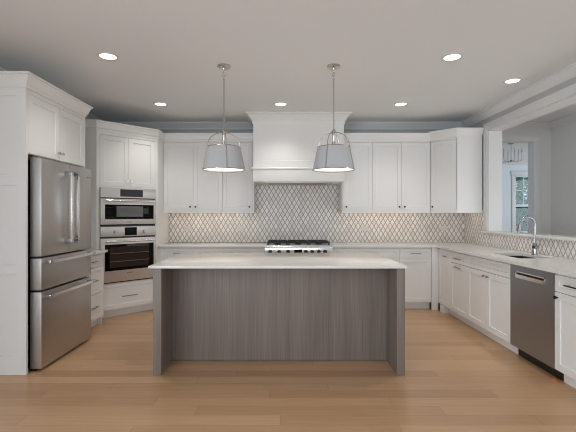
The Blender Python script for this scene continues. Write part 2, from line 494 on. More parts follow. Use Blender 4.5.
# doorway casing in hall
cs = MB()
cs.box(3.97, 4.06, YB-0.02, YB, 0, 2.52, 0.003); cs.box(3.08, 3.17, YB-0.02, YB, 0, 2.52, 0.003); cs.box(3.08, 4.06, YB-0.02, YB, 2.52, 2.62, 0.003)
cs.box(3.955, 3.97, YB-0.015, YB+0.135, 0, 2.52); cs.box(3.17, 3.955, YB-0.015, YB+0.135, 2.505, 2.52)
struct(cs.build('trim_8', 'trim'))

# tile on the walls (part of the wall finish)
t = MB()
t.box(-1.804, 2.86, YB-0.008, YB, 0.92, 1.86)
struct(t.build('wall_tile_back', 'tile'))
t = MB()
t.box(XR-0.008, XR, 2.0, 5.605, 0.92, 1.095); t.box(XR-0.008, XR, 5.605, YB-0.009, 0.92, 1.42)
struct(t.build('wall_tile_right', 'tile'))

# ------------------------------------------------------------------ cabinets
CT, CB = 0.918, 0.888           # worktop top and underside
CCR = lambda z0, z1, p=0.075: [(0, z0), (0.008, z0), (0.010, z0+(z1-z0)*.18), (0.022, z0+(z1-z0)*.3), (p*.62, z0+(z1-z0)*.68), (p*.8, z0+(z1-z0)*.84), (p, z0+(z1-z0)*.88), (p, z1), (0, z1)]

def toe(parent, x0, x1, y=0.075):
    return box('toe_kick', 'white', parent, x0, x1, y, y+0.015, 0, 0.1)

def base_cabinet(label, loc, rotz, wd, fronts, depth=0.60, name='base_cabinet', group='white base cabinets', knobmat='dark', top=CB-0.001):
    """fronts: list of (kind, x0, x1, z0, z1, handle)"""
    t = thing(name, label, 'cabinet', loc, rotz, group)
    box('body', 'white', t, 0.0006, wd-0.0006, 0.021, depth, 0.1, top)
    if top < 0.8:
        for x in (0.0006, wd-0.0186): box('side_panel', 'white', t, x, x+0.018, 0.021, depth, top, CB-0.001)
        box('front_rail', 'white', t, 0.019, wd-0.019, 0.021, 0.06, top, CB-0.001)
    toe(t, 0.0006, wd-0.0006)
    for kind, x0, x1, z0, z1, hd in fronts:
        o = door(t, x0, x1, z0, z1) if kind == 'door' else drawer(t, x0, x1, z0, z1)
        if hd and hd[0] == 'bar': bar_pull(o, hd[1], hd[2], hd[3], hd[4] if len(hd) > 4 else 'pull')
        elif hd: knob(o, hd[1], hd[2], knobmat)
    return t

# refrigerator surround
e = thing('refrigerator_cabinet', 'tall white cabinet surround with crown moulding built around the steel refrigerator', 'cabinet', (-2.17, 3.335, 0), PI/2)
EW = 1.0
sp = MB(); sp.shaker(-0.687, 0, 0, 2.44, 0, 0.0245, 0.085, 0.008, [(0.17, 0.85), (0.93, 1.60), (1.68, 2.36)])
side = sp.build('side_panel', 'white', None, 0)
# panel front is local -y; on this cabinet the near side faces local -x
me = side.data
me.transform(Matrix(((0, 1, 0, 0), (-1, 0, 0, 0), (0, 0, 1, 0), (0, 0, 0, 1))))   # x -> -y, y -> x
side.parent = e
box('side_panel', 'white', e, EW-0.025, EW, 0, 0.688, 0, 2.44, 0.001)
box('body', 'white', e, 0.026, EW-0.026, 0.021, 0.688, 1.875, 2.44)
for k in range(2):
    d = door(e, 0.026+k*0.474, 0.5+k*0.474, 1.878, 2.385)
    knob(d, 0.5+(-0.03 if k == 0 else 0.03), 1.945, 'nickel', 0, 0.016)
box('frieze', 'white', e, 0.026, EW-0.026, 0.004, 0.02, 2.388, 2.44)
MB().sweep(CCR(2.425, 2.545, 0.058), [(0, 0.685), (0, 0), (EW, 0), (EW, 0.685)]).build('crown_molding', 'white', e, 25)
box('top_board', 'white', e, 0.002, EW-0.002, 0.002, 0.685, 2.44, 2.54)

# refrigerator
f = thing('refrigerator', 'stainless steel French-door refrigerator with two lower freezer drawers', 'refrigerator', (-2.08, 3.40, 0), PI/2)
FW = 0.885
box('body', 'black', f, 0.008, FW-0.008, 0.115, 0.74, 0.03, 1.83)
fm = FW/2
for k in range(2):
    x0, x1 = (0, fm-0.002) if k == 0 else (fm+0.002, FW)
    d = box('door', 'steelv', f, x0, x1, 0, 0.10, 0.992, 1.845, 0.006)
    hx = fm-0.068 if k == 0 else fm+0.045
    h = MB()
    h.box(hx-0.013, hx+0.013, -0.072, -0.044, 1.085, 1.765, 0.003)
    h.build('handle', 'bright', d)
    for z in (1.10, 1.75): box('handle_mount', 'chrome', d, hx-0.015, hx+0.015, -0.0735, 0.001, z-0.022, z+0.022, 0.003)
    if k == 1: box('badge', 'chrome', d, FW-0.10, FW-0.015, -0.002, 0.001, 1.742, 1.752)
for z0, z1, hz in ((0.70, 0.976, 0.943), (0.025, 0.684, 0.645)):
    d = box('drawer', 'steelv', f, 0, FW, 0, 0.10, z0, z1, 0.006)
    MB().box(0.02, FW-0.06, -0.07, -0.044, hz-0.014, hz+0.014, 0.003).build('handle', 'bright', d)
    for x in (0.035, FW-0.075): box('handle_mount', 'chrome', d, x-0.022, x+0.022, -0.0715, 0.001, hz-0.016, hz+0.016, 0.003)
MB().box(0.0, 0.06, 0.06, 0.16, 1.832, 1.856, 0.004).build('hinge_cover', 'pull', f)
MB().box(FW-0.06, FW, 0.06, 0.16, 1.832, 1.856, 0.004).build('hinge_cover', 'pull', f)
box('toe_grille', 'black', f, 0.01, FW-0.01, 0.06, 0.10, 0.0, 0.03)

# drawer base next to the refrigerator
base_cabinet('narrow white three-drawer base cabinet squeezed between refrigerator and oven cabinet', (-2.22, 4.337, 0), PI/2, 0.553,
             [('drawer', 0, 0.553, 0.73, 0.872, ('bar', 0.30, 0.80, 0.13)), ('drawer', 0, 0.553, 0.415, 0.727, ('bar', 0.30, 0.57, 0.13)), ('drawer', 0, 0.553, 0.105, 0.412, ('bar', 0.30, 0.26, 0.13))],
             0.63, 'drawer_cabinet')
box('end_post', 'white', bpy.data.objects['drawer_cabinet'], 0.535, 0.5525, 0.0205, 0.074, 0.0, 0.0995)
tag(box('countertop', 'quartz', None, XL+0.001, -2.175, 4.337, 4.905, CB, CT, 0.003), 'short white quartz worktop on the narrow drawer cabinet beside the refrigerator', 'countertop')

# tall oven cabinet set across the corner
P0 = Vector((-2.37, 5.02)); ca = math.sqrt(.5)
def loc45(x, y):
    d = Vector((x, y))-P0
    return (d.x*ca+d.y*ca, -d.x*ca+d.y*ca)
oc = thing('oven_cabinet', 'tall white corner cabinet housing the wall ovens, doors above and drawer below', 'cabinet', (P0.x, P0.y, 0), PI/4)
OW = 0.834
plan = [loc45(XL+0.001, 5.02), (0.0, 0.0), (0.0, 0.021), (OW, 0.021), (OW, 0.0), loc45(-1.805, YB-0.001), loc45(XL+0.001, YB-0.001)]
MB().prism(plan, 0.1, 2.44).build('body', 'white', oc)
tp = [loc45(XL+0.001, 5.10), (0.03, 0.085), (OW-0.03, 0.085), loc45(-1.86, YB-0.001), loc45(XL+0.001, YB-0.001)]
MB().prism(tp, 0.0, 0.0995).build('toe_kick', 'white', oc)
OX0, OX1 = 0.04, 0.795
b = MB(); b.box(0, OX0-0.001, 0, 0.02, 0.105, 2.43); b.box(OX1+0.001, OW, 0, 0.02, 0.105, 2.43)
b.box(OX0-0.001, OX1+0.001, 0, 0.02, 2.385, 2.43); b.box(OX0-0.001, OX1+0.001, 0, 0.02, 1.706, 1.722)
b.build('face_frame', 'white', oc)
om = (OX0+OX1)/2
for k in range(2):
    d = door(oc, OX0 if k == 0 else om, om if k == 0 else OX1, 1.724, 2.383)
    knob(d, om+(-0.03 if k == 0 else 0.03), 1.80, 'nickel', 0, 0.015)
d = drawer(oc, OX0, OX1, 0.11, 0.455, fr=0.058)
bar_pull(d, om+0.01, 0.27, 0.21, 'pull')
MB().sweep(CCR(2.425, 2.555, 0.036), [loc45(XL+0.001, 5.02), (0, 0), (OW, 0), loc45(-1.805, YB-0.09)]).build('crown_molding', 'white', oc, 25)
MB().prism([loc45(XL+0.001, 5.03), (0.005, 0.01), (OW-0.005, 0.01), loc45(-1.79, YB-0.092), loc45(XL+0.1, YB-0.092)], 2.441, 2.55).build('top_board', 'white', oc)

def oven_glass(parent, x0, x1, z0, z1, ix0, ix1, iz0, iz1):
    g = box('window', 'blackglass', parent, x0, x1, -0.034, -0.029, z0, z1, 0.001)
    box('inner_window', 'cavity', g, ix0, ix1, -0.0355, -0.0339, iz0, iz1)
    return g

mw = thing('microwave_oven', 'stainless built-in speed oven with black display above the larger oven', 'oven', (P0.x, P0.y, 0), PI/4, 'built-in wall ovens')
box('housing', 'black', mw, OX0+0.003, OX1-0.003, -0.006, 0.0195, 1.205, 1.703)
cp = box('control_panel', 'steel', mw, OX0, OX1, -0.03, -0.006, 1.575, 1.705, 0.003)
box('display', 'blackglass', cp, 0.29, 0.60, -0.032, -0.029, 1.592, 1.688)
d = box('door', 'steel', mw, OX0, OX1, -0.03, -0.006, 1.225, 1.562, 0.003)
g = box('window', 'blackglass', d, 0.093, 0.757, -0.033, -0.029, 1.293, 1.485, 0.001)
box('inner_window', 'mwcavity', g, 0.24, 0.60, -0.0345, -0.0329, 1.325, 1.465)
b = MB(); b.cyl((0.085, -0.075, 1.535), (0.75, -0.075, 1.535), 0.011); b.build('handle', 'bright', d)
for x in (0.11, 0.725): box('handle_mount', 'bright', d, x-0.012, x+0.012, -0.075, -0.029, 1.527, 1.543, 0.002)
box('badge', 'pull', d, om-0.035, om+0.035, -0.0315, -0.029, 1.25, 1.262)
vt = box('vent_gap', 'black', mw, OX0+0.01, OX1-0.01, -0.018, -0.006, 1.562, 1.575)

ov = thing('wall_oven', 'stainless built-in wall oven with two knobs and wide dark window', 'oven', (P0.x, P0.y, 0), PI/4, 'built-in wall ovens')
box('housing', 'black', ov, OX0+0.003, OX1-0.003, -0.006, 0.0195, 0.460, 1.202)
cp = box('control_panel', 'steel', ov, OX0, OX1, -0.03, -0.006, 1.065, 1.196, 0.003)
box('display', 'blackglass', cp, 0.35, 0.515, -0.032, -0.029, 1.077, 1.184)
for x in (0.225, 0.625):
    k = MB(); k.cyl((x, -0.029, 1.125), (x, -0.06, 1.125), 0.021, 0.018); k.cyl((x, -0.029, 1.125), (x, -0.034, 1.125), 0.026)
    k.build('control_knob', 'chrome', cp)
d = box('door', 'steel', ov, OX0, OX1, -0.03, -0.006, 0.475, 1.045, 0.003)
g = box('window', 'blackglass', d, 0.093, 0.757, -0.033, -0.029, 0.622, 0.965, 0.001)
box('inner_window', 'cavity', g, 0.15, 0.69, -0.0345, -0.0329, 0.66, 0.93)
r = MB()
for z in (0.74, 0.845): r.cyl((0.155, -0.036, z), (0.685, -0.036, z), 0.003, None, 8)
r.build('oven_shelf', 'pull', g)
b = MB(); b.cyl((0.085, -0.08, 1.005), (0.75, -0.08, 1.005), 0.012); b.build('handle', 'bright', d)
for x in (0.11, 0.725): box('handle_mount', 'bright', d, x-0.012, x+0.012, -0.08, -0.029, 0.997, 1.013, 0.002)
box('badge', 'pull', d, om-0.035, om+0.035, -0.0315, -0.029, 0.575, 0.587)

# ------------------------------------------------------------------ back run of base cabinets
YC = 5.62
def two_drawer(label, x0, x1, n=2):
    w_ = x1-x0
    fr = [('drawer', 0, w_, 0.735, 0.872, ('bar', w_/2, 0.805, 0.15))]
    if n == 3:
        fr += [('drawer', 0, w_, 0.42, 0.732, ('bar', w_/2, 0.64, 0.15)), ('drawer', 0, w_, 0.105, 0.417, ('bar', w_/2, 0.33, 0.15))]
    elif n == 2:
        fr += [('door', 0, w_/2, 0.105, 0.732, ('knob', w_/2-0.03, 0.67)), ('door', w_/2, w_, 0.105, 0.732, ('knob', w_/2+0.03, 0.67))]
    else:
        fr += [('door', 0, w_, 0.105, 0.732, None)]
    return base_cabinet(label, (x0, YC, 0), 0, w_, fr)
RX0, RX1 = -0.256, 0.698
two_drawer('white base cabinet beside the oven cabinet, mostly hidden behind the island', -1.778, -1.185, 2)
two_drawer('wide white drawer base cabinet on the oven side of the range', -1.185, RX0-0.002, 3)
two_drawer('wide white drawer base cabinet on the sink side of the range', RX1+0.002, 1.655, 3)
cb = two_drawer('white base cabinet with drawer over single door, in view past island end', 1.655, 2.112, 1)
fl = MB(); fl.box(0.4585, 0.545, -0.02, 0.02, 0.0, CB-0.001, 0.001)
fl.build('corner_post', 'white', cb)
# range base below the rangetop
rb = thing('range_base_cabinet', 'white base cabinet directly below the steel rangetop behind island', 'cabinet', (RX0, YC, 0), 0, 'white base cabinets')
box('body', 'white', rb, 0.001, RX1-RX0-0.001, 0.021, 0.60, 0.1, 0.775)
toe(rb, 0.001, RX1-RX0-0.001)
for z0, z1 in ((0.105, 0.43), (0.433, 0.765)):
    d = drawer(rb, 0, RX1-RX0, z0, z1); bar_pull(d, (RX1-RX0)/2, z1-0.07, 0.2)
# rangetop
rt = thing('rangetop', 'stainless steel gas rangetop with black grates and front knobs', 'rangetop', (RX0+0.002, 5.53, 0))
RW = RX1-RX0-0.004
box('body', 'steel', rt, 0, RW, 0.03, 0.68, 0.785, 0.922, 0.002)
fp = MB(); fp.box(0, RW, 0.0, 0.03, 0.80, 0.885, 0.004); fp.cyl((0, 0.022, 0.895), (RW, 0.022, 0.895), 0.022)
fp = fp.build('front_panel', 'bright', rt)
for x in (0.075, 0.20, 0.325, 0.575, 0.665, 0.755, 0.845):
    k = MB(); k.cyl((x, 0.0, 0.835), (x, -0.012, 0.835), 0.026); k.cyl((x, -0.01, 0.835), (x, -0.042, 0.835), 0.021, 0.018)
    k.build('control_knob', 'iron', fp)
box('display', 'blackglass', fp, 0.41, 0.52, -0.003, 0.001, 0.815, 0.865)
for k in range(3):
    x0 = 0.03+k*0.299; x1 = x0+0.291
    g = MB()
    for y in (0.10, 0.355, 0.63): g.box(x0, x1, y-0.007, y+0.007, 0.944, 0.96)
    for x in (x0+0.007, (x0+x1)/2, x1-0.007): g.box(x-0.007, x+0.007, 0.10, 0.63, 0.944, 0.96)
    for x in (x0+0.07, x1-0.07):
        for y in (0.225, 0.49): g.box(x-0.06, x+0.06, y-0.005, y+0.005, 0.946, 0.96)
    for x in (x0+0.01, x1-0.01):
        for y in (0.105, 0.625): g.box(x-0.01, x+0.01, y-0.01, y+0.01, 0.921, 0.946)
    g.build('grate', 'iron', rt)
    for y in (0.225, 0.49):
        q = MB(); q.cyl(((x0+x1)/2, y, 0.921), ((x0+x1)/2, y, 0.932), 0.05); q.cyl(((x0+x1)/2, y, 0.932), ((x0+x1)/2, y, 0.941), 0.034)
        q.build('burner', 'iron', rt)

tag(box('countertop', 'quartz', None, -1.777, RX0, 5.585, YB-0.0085, CB, CT, 0.003), 'white quartz worktop against tiled wall from oven cabinet to rangetop', 'countertop')

# ------------------------------------------------------------------ run below the opening (faces -x)
XF = 2.20
R90 = -PI/2
tr_ = base_cabinet('slim white pull-out cabinet in the inner corner next to drawer cabinet', (XF, 5.60, 0), R90, 0.40,
             [('door', 0.0, 0.40, 0.105, 0.872, ('bar', 0.24, 0.79, 0.06))], 0.64)
box('plinth_block', 'white', tr_, 0.06, 0.18, 0.0, 0.074, 0.0, 0.099)
base_cabinet('white base cabinet with drawer above pull-out door, between corner and sink cabinet', (XF, 5.20, 0), R90, 0.48,
             [('drawer', 0, 0.48, 0.735, 0.872, ('bar', 0.24, 0.80, 0.16)), ('door', 0, 0.48, 0.105, 0.732, ('bar', 0.24, 0.69, 0.16))], 0.64)
base_cabinet('wide white two-door sink cabinet beside the dishwasher', (XF, 4.72, 0), R90, 0.90,
             [('drawer', 0, 0.90, 0.735, 0.872, None), ('door', 0, 0.45, 0.105, 0.732, ('knob', 0.41, 0.685)), ('door', 0.45, 0.90, 0.105, 0.732, ('knob', 0.49, 0.685))], 0.64, 'sink_cabinet', knobmat='pull', top=0.66)
base_cabinet('white base cabinet with black drawer pull, beside dishwasher on side away from sink', (XF, 3.20, 0), R90, 0.50,
             [('drawer', 0, 0.50, 0.735, 0.872, ('bar', 0.26, 0.805, 0.24, 'dark')), ('door', 0, 0.50, 0.105, 0.732, ('knob', 0.035, 0.69))], 0.64)
# dishwasher
dw = thing('dishwasher', 'dark stainless built-in dishwasher with pocket handle under the worktop', 'dishwasher', (XF, 3.818, 0), R90)
box('tub', 'black', dw, 0.004, 0.612, 0.02, 0.60, 0.1, CB-0.002)
dd = MB()
PX0, PX1, PZ0, PZ1 = 0.09, 0.51, 0.768, 0.822
dd.box(0.003, PX0, -0.004, 0.018, 0.105, 0.882); dd.box(PX1, 0.613, -0.004, 0.018, 0.105, 0.882)
dd.box(PX0, PX1, -0.004, 0.018, 0.105, PZ0); dd.box(PX0, PX1, -0.004, 0.018, PZ1, 0.882)
dd = dd.build('door', 'dwsteel', dw)
hb = MB(); hb.box(PX0, PX1, -0.008, -0.003, PZ0-0.006, PZ0+0.028, 0.001); hb.box(PX0, PX0+0.014, -0.006, -0.003, PZ0, PZ1); hb.box(PX1-0.014, PX1, -0.006, -0.003, PZ0, PZ1); hb.box(PX0, PX1, -0.006, -0.003, PZ1-0.008, PZ1+0.002)
hb.build('pocket_handle', 'bright', dd)
box('handle_recess', 'black', dd, PX0, PX1, 0.012, 0.0175, PZ0, PZ1)
box('toe_panel', 'black', dw, 0.001, 0.615, 0.075, 0.09, 0.0, 0.0995)
MB().cyl((0.575, 0.04, 0.1045), (0.575, 0.04, 0.094), 0.006).build('status_light', 'redled', dw)
rl = bpy.data.lights.new('status_beam', 'SPOT'); rl.energy = 1.0; rl.color = (1, 0.04, 0.03); rl.spot_size = 0.42; rl.spot_blend = 0.6; rl.shadow_soft_size = 0.004
ro = bpy.data.objects.new('status_beam', rl); C.objects.link(ro); ro.parent = dw; ro.location = (0.575, 0.04, 0.092); ro.rotation_euler = (-0.12, 0, 0)

# L-shaped worktop with a cut-out for the sink
SX0, SX1, SY0, SY1 = 2.36, 2.70, 3.93, 4.47
c_ = MB()
c_.box(RX1, XR-0.0085, 5.585, YB-0.0085, CB, CT)
c_.box(2.16, XR-0.0085, SY1, 5.585, CB, CT); c_.box(2.16, XR-0.0085, 2.68, SY0, CB, CT)
c_.box(2.16, SX0, SY0, SY1, CB, CT); c_.box(SX1, XR-0.0085, SY0, SY1, CB, CT)
tag(c_.build('countertop', 'quartz', None, 0), 'long L-shaped white quartz worktop holding the sink and turning to the rangetop', 'countertop')
# sink
sk = thing('sink', 'undermount stainless sink set into the white worktop below faucet', 'sink', ((SX0+SX1)/2, (SY0+SY1)/2, CB))
q = MB(); a, c2 = (SX1-SX0)/2+0.006, (SY1-SY0)/2+0.006
zt, zb, th = -0.001, -0.21, 0.004
q.box(-a, a, -c2, c2, zb, zb+th)
for s in (-1, 1):
    q.box(min(s*a, s*(a-th)), max(s*a, s*(a-th)), -c2, c2, zb, zt); q.box(-a, a, min(s*c2, s*(c2-th)), max(s*c2, s*(c2-th)), zb, zt)
q.build('basin', 'basin', sk)
MB().cyl((0, 0, zb+th), (0, 0, zb+th+0.004), 0.045).build('drain', 'chrome', sk)
# faucet
fc = thing('faucet', 'tall chrome gooseneck faucet with pull-down head standing behind the sink', 'faucet', (2.728, 4.28, CT))
q = MB(); q.lathe([(0, 0), (0.03, 0), (0.03, 0.008), (0.024, 0.012), (0.024, 0.12), (0.018, 0.13), (0, 0.13)], seg=24); q.build('base', 'chrome', fc)
pts = [(0, 0, 0.12), (0, 0, 0.318)]
R_ = 0.088
for k in range(1, 13):
    a = PI*k/12*0.94
    pts.append((-R_+R_*math.cos(a), -0.02*(1-math.cos(a))/2, 0.318+R_*math.sin(a)))
MB().tube(pts, 0.0105, 12).build('neck', 'chrome', fc)
e0 = Vector(pts[-1]); e1 = e0+Vector((-0.012, 0, -0.085))
MB().cyl(e0, e1, 0.0135, 0.017).build('spray_head', 'pull', fc)
hd = MB(); hd.cyl((0, -0.02, 0.085), (0, -0.052, 0.085), 0.016); hd.cyl((0.0, -0.045, 0.085), (0.0, -0.085, 0.115), 0.007)
hd.build('handle', 'chrome', fc)
MB().cyl((0, 0, 0.07), (0, 0, 0.10), 0.0255).build('collar', 'iron', fc)

# ------------------------------------------------------------------ wall cabinets
YU = 5.91
UD = YB-0.001-YU
def wall_cabinet(label, x0, x1, doors, crown):
    t = thing('wall_cabinet', label, 'cabinet', (x0, YU, 1.378), 0, 'white wall cabinets')
    w_ = x1-x0
    box('body', 'white', t, 0.0006, w_-0.0006, 0.021, UD-0.009, 0.03, 1.07)
    box('light_rail', 'white', t, 0.0006, w_-0.0006, 0.002, 0.02, 0.0, 0.04)
    box('frieze', 'white', t, 0.0006, w_-0.0006, 0.004, 0.021, 1.056, 1.09)
    for a, c2, kx in doors:
        d = door(t, a-x0, c2-x0, 0.042, 1.054)
        knob(d, kx-x0, 0.092)
    MB().sweep(CCR(1.07, 1.19, 0.045), crown).build('crown_molding', 'white', t, 25)
    box('top_board', 'white', t, 0.001, w_-0.001, 0.002, UD-0.095, 1.09, 1.185)
    return t
wall_cabinet('white two-door wall cabinet between tall oven cabinet and single-door cabinet', -1.803, -0.905, [(-1.79, -1.345, -1.385), (-1.345, -0.905, -1.305)], [(0.0006, 0), (0.8974, 0)])
wall_cabinet('white single-door wall cabinet beside range hood on the oven side', -0.905, -0.434, [(-0.905, -0.455, -0.50)], [(0.0006, 0), (0.4704, 0)])
wall_cabinet('white single-door wall cabinet beside range hood on the sink side', 0.879, 1.338, [(0.90, 1.338, 0.945)], [(0.0006, 0), (0.4584, 0)])
wall_cabinet('white two-door wall cabinet between single-door and angled corner cabinets', 1.338, 2.205, [(1.338, 1.773, 1.735), (1.773, 2.205, 1.815)], [(0.0006, 0), (0.8664, 0)])
# angled corner wall cabinet
q0 = Vector((2.207, 5.91)); q1 = Vector((2.478, 5.639))
kc = thing('corner_wall_cabinet', 'white angled corner wall cabinet with flat end panel next to the opening', 'cabinet', (q0.x, q0.y, 1.378), -PI/4, 'white wall cabinets')
def locm(x, y):
    d = Vector((x, y))-q0
    return (d.x*ca-d.y*ca, d.x*ca+d.y*ca)
DWd = (q1-q0).length
plan = [(0.001, 0.021), (DWd-0.001, 0.021), (DWd, 0.0), locm(2.838, 5.639), locm(2.838, YB-0.01), locm(2.2085, YB-0.01), locm(2.2085, 5.94)]
MB().prism(plan, 0.03, 1.09).build('body', 'white', kc)
d = door(kc, 0.004, DWd-0.004, 0.042, 1.054)
knob(d, 0.04, 0.092)
box('light_rail', 'white', kc, 0.001, DWd, 0.002, 0.0205, 0.0, 0.04)
box('frieze', 'white', kc, 0.001, DWd, 0.003, 0.0205, 1.056, 1.09)
ep = MB().prism([(DWd+0.0005, -0.0005), locm(2.481, 5.6265), locm(2.838, 5.6265), locm(2.838, 5.6385)], 0.0, 1.09)
ep.build('end_panel', 'white', kc)
MB().sweep(CCR(1.07, 1.205, 0.06), [(0.001, 0), (DWd, 0), locm(2.838, 5.639)]).build('crown_molding', 'white', kc, 25)
MB().prism([(0.03, 0.01), (DWd-0.003, 0.01), locm(2.83, 5.648), locm(2.76, YB-0.1), locm(2.24, YB-0.1)], 1.0905, 1.2).build('top_board', 'white', kc)

# under-cabinet light strips
def strip(label, x0, x1, y):
    t = thing('under_cabinet_light', label, 'light', (x0, y, 1.392), 0, 'under-cabinet light strips')
    box('channel', 'plate', t, 0, x1-x0, 0, 0.03, 0.005, 0.0155)
    box('lit_cover', 'strip', t, 0.004, x1-x0-0.004, 0.003, 0.027, 0.0, 0.005)
    return t
strip('thin warm light strip below wall cabinets on the oven side of hood', -1.72, -0.50, 6.02)
strip('thin warm light strip below wall cabinets on the sink side of hood', 0.95, 2.15, 6.02)
strip('short warm light strip below the angled corner wall cabinet', 2.50, 2.80, 5.85)

# range hood
hd = thing('range_hood', 'white panelled range hood cover with crown moulding rising to the ceiling', 'range hood', ((HX0+HX1)/2, 5.65, 0))
hw = (HX1-HX0)/2
box('chimney_box', 'white', hd, -hw+0.006, hw-0.006, 0.006, YB-5.651, 2.03, 2.799)
pn = MB(); pn.shaker(-hw+0.006, hw-0.006, 2.035, 2.70, 0.0, 0.006, 0.09, 0.003); pn.build('front_panel', 'white', hd, 0)
box('lower_band', 'white', hd, -hw, hw, -0.012, YB-5.651, 1.826, 2.00, 0.002)
lt = MB().sweep([(0, 2.0005), (0.022, 2.0005), (0.026, 2.012), (0.018, 2.03), (0, 2.034)], [(-hw, YB-5.651), (-hw, 0), (hw, 0), (hw, YB-5.651)])
lt.build('ledge_molding', 'white', hd, 25)
ct_ = H-0.001
MB().sweep([(0, ct_-0.15), (0.012, ct_-0.15), (0.014, ct_-0.115), (0.02, ct_-0.105), (0.045, ct_-0.06), (0.08, ct_-0.022), (0.105, ct_-0.016), (0.105, ct_), (0, ct_)],
           [(-hw+0.006, YB-5.652), (-hw+0.006, 0.003), (hw-0.006, 0.003), (hw-0.006, YB-5.652)]).build('crown_molding', 'white', hd, 25)
ins = box('hood_insert', 'steel', hd, -hw+0.16, hw-0.16, 0.1, 0.5, 1.818, 1.8255, 0.001)
box('filter', 'pull', ins, -hw+0.22, hw-0.22, 0.14, 0.46, 1.815, 1.818)

# ------------------------------------------------------------------ island
isl = thing('island', 'grey-brown oak veneered kitchen island with thick waterfall-style end panels', 'island', (-0.034, 3.325, 0))
IX0, IX1 = -1.061, 1.061
ITZ0, ITZ1 = 0.903, 0.924
box('end_panel', 'veneer', isl, IX0, IX0+0.070, 0, 1.08, 0, ITZ0-0.0005, 0.0015)
box('end_panel', 'veneer', isl, IX1-0.067, IX1, 0, 1.08, 0, ITZ0-0.0005, 0.0015)
box('back_panel', 'veneer', isl, IX0+0.0705, IX1-0.0675, 0.325, 0.345, 0.006, ITZ0-0.0005, 0.001)
box('body', 'white', isl, IX0+0.0705, IX1-0.0675, 0.3455, 1.06, 0.1, ITZ0-0.0005)
for k in range(3):
    wd = (IX1-IX0-0.138)/3; x0 = IX0+0.0705+k*wd
    d = MB().shaker(x0+0.003, x0+wd-0.003, 0.105, 0.885, 0, 0.02)
    d.bm.verts.ensure_lookup_table()
    for v in d.bm.verts: v.co.y = 1.08-v.co.y
    d.build('door', 'white', isl, 0)
tag(box('island_countertop', 'quartz', None, -1.127, 1.036, 3.30, 4.46, ITZ0, ITZ1, 0.003), 'large white quartz worktop on the grey-brown island below pendants', 'countertop')

# ------------------------------------------------------------------ pendants
def pendant(label, x, y, rz):
    t = thing('pendant_lamp', label, 'pendant lamp', (x, y, H), rz, 'island pendant lamps')
    MB().lathe([(0, 0), (0.066, 0), (0.066, -0.012), (0.058, -0.02), (0.018, -0.024), (0.014, -0.04), (0, -0.04)], seg=32).build('canopy', 'nickel', t)
    r = MB()
    for k in range(3):
        z = -0.057-0.028*k
        ring = []
        for j in range(14):
            a = 2*PI*j/14
            p = (0.013*math.cos(a), 0, z+0.018*math.sin(a))
            ring.append(p if k % 2 == 0 else (0, p[0], p[2]))
        r.tube(ring, 0.0032, 8, True)
    r.build('chain', 'nickel', t)
    b = MB(); b.cyl((0, 0, -0.125), (0, 0, -0.64), 0.0065); b.sphere((0, 0, -0.13), 0.011); b.build('rod', 'nickel', t)
    MB().lathe([(0, -0.615), (0.014, -0.62), (0.026, -0.645), (0.022, -0.655), (0.012, -0.675), (0.010, -0.74), (0, -0.745)], seg=24).build('hub', 'nickel', t)
    r0, z0, r1, z1 = 0.157, -0.792, 0.204, -1.012
    sh = MB(); sh.lathe([(r0, z0), (r1, z1), (r1-0.004, z1), (r0-0.004, z0), (r0, z0)], seg=48)
    sh = sh.build('shade', 'shade', t)
    for nm, rr, zz in (('top_ring', r0+0.001, z0), ('bottom_ring', r1+0.001, z1)):
        MB().tube([(rr*math.cos(2*PI*k/48), rr*math.sin(2*PI*k/48), zz) for k in range(48)], 0.0045, 8, True).build(nm, 'nickel', sh)
    for k in range(4):
        a = PI/2*k
        c, s_ = math.cos(a), math.sin(a)
        pts = []
        for j in range(13):
            q_ = PI/2*j/12
            rr = 0.02+(r0+0.003-0.02)*math.sin(q_); zz = z0+0.14*math.cos(q_)
            pts.append((rr*c, rr*s_, zz))
        pts.append(((r1+0.004)*c, (r1+0.004)*s_, z1))
        MB().tube(pts, 0.0042, 8).build('arm', 'nickel', t)
    MB().lathe([(0, z1+0.014), (r1-0.007, z1+0.014), (r1-0.007, z1+0.008), (0, z1+0.008)], seg=48).build('diffuser', 'diffuser', t)
    MB().lathe([(0, -0.74), (0.017, -0.745), (0.017, -0.80), (0, -0.80)], seg=20).build('socket', 'nickel', t)
    MB().sphere((0, 0, -0.835), 0.03, 1.25).build('bulb', 'diffuser', t)
    l = bpy.data.lights.new('pendant_glow', 'SPOT'); l.energy = PEND_W; l.color = (1, .85, .68); l.spot_size = 2.4; l.spot_blend = 0.8; l.shadow_soft_size = 0.15
    lo = bpy.data.objects.new('pendant_glow', l); C.objects.link(lo); lo.parent = t; lo.location = (0, 0, z1-0.01)
    return t
pendant('white drum pendant lamp on nickel rod over the oven end of island', -0.574, 3.84, math.radians(-74))
pendant('white drum pendant lamp on nickel rod over the sink end of island', 0.492, 3.84, math.radians(-118))

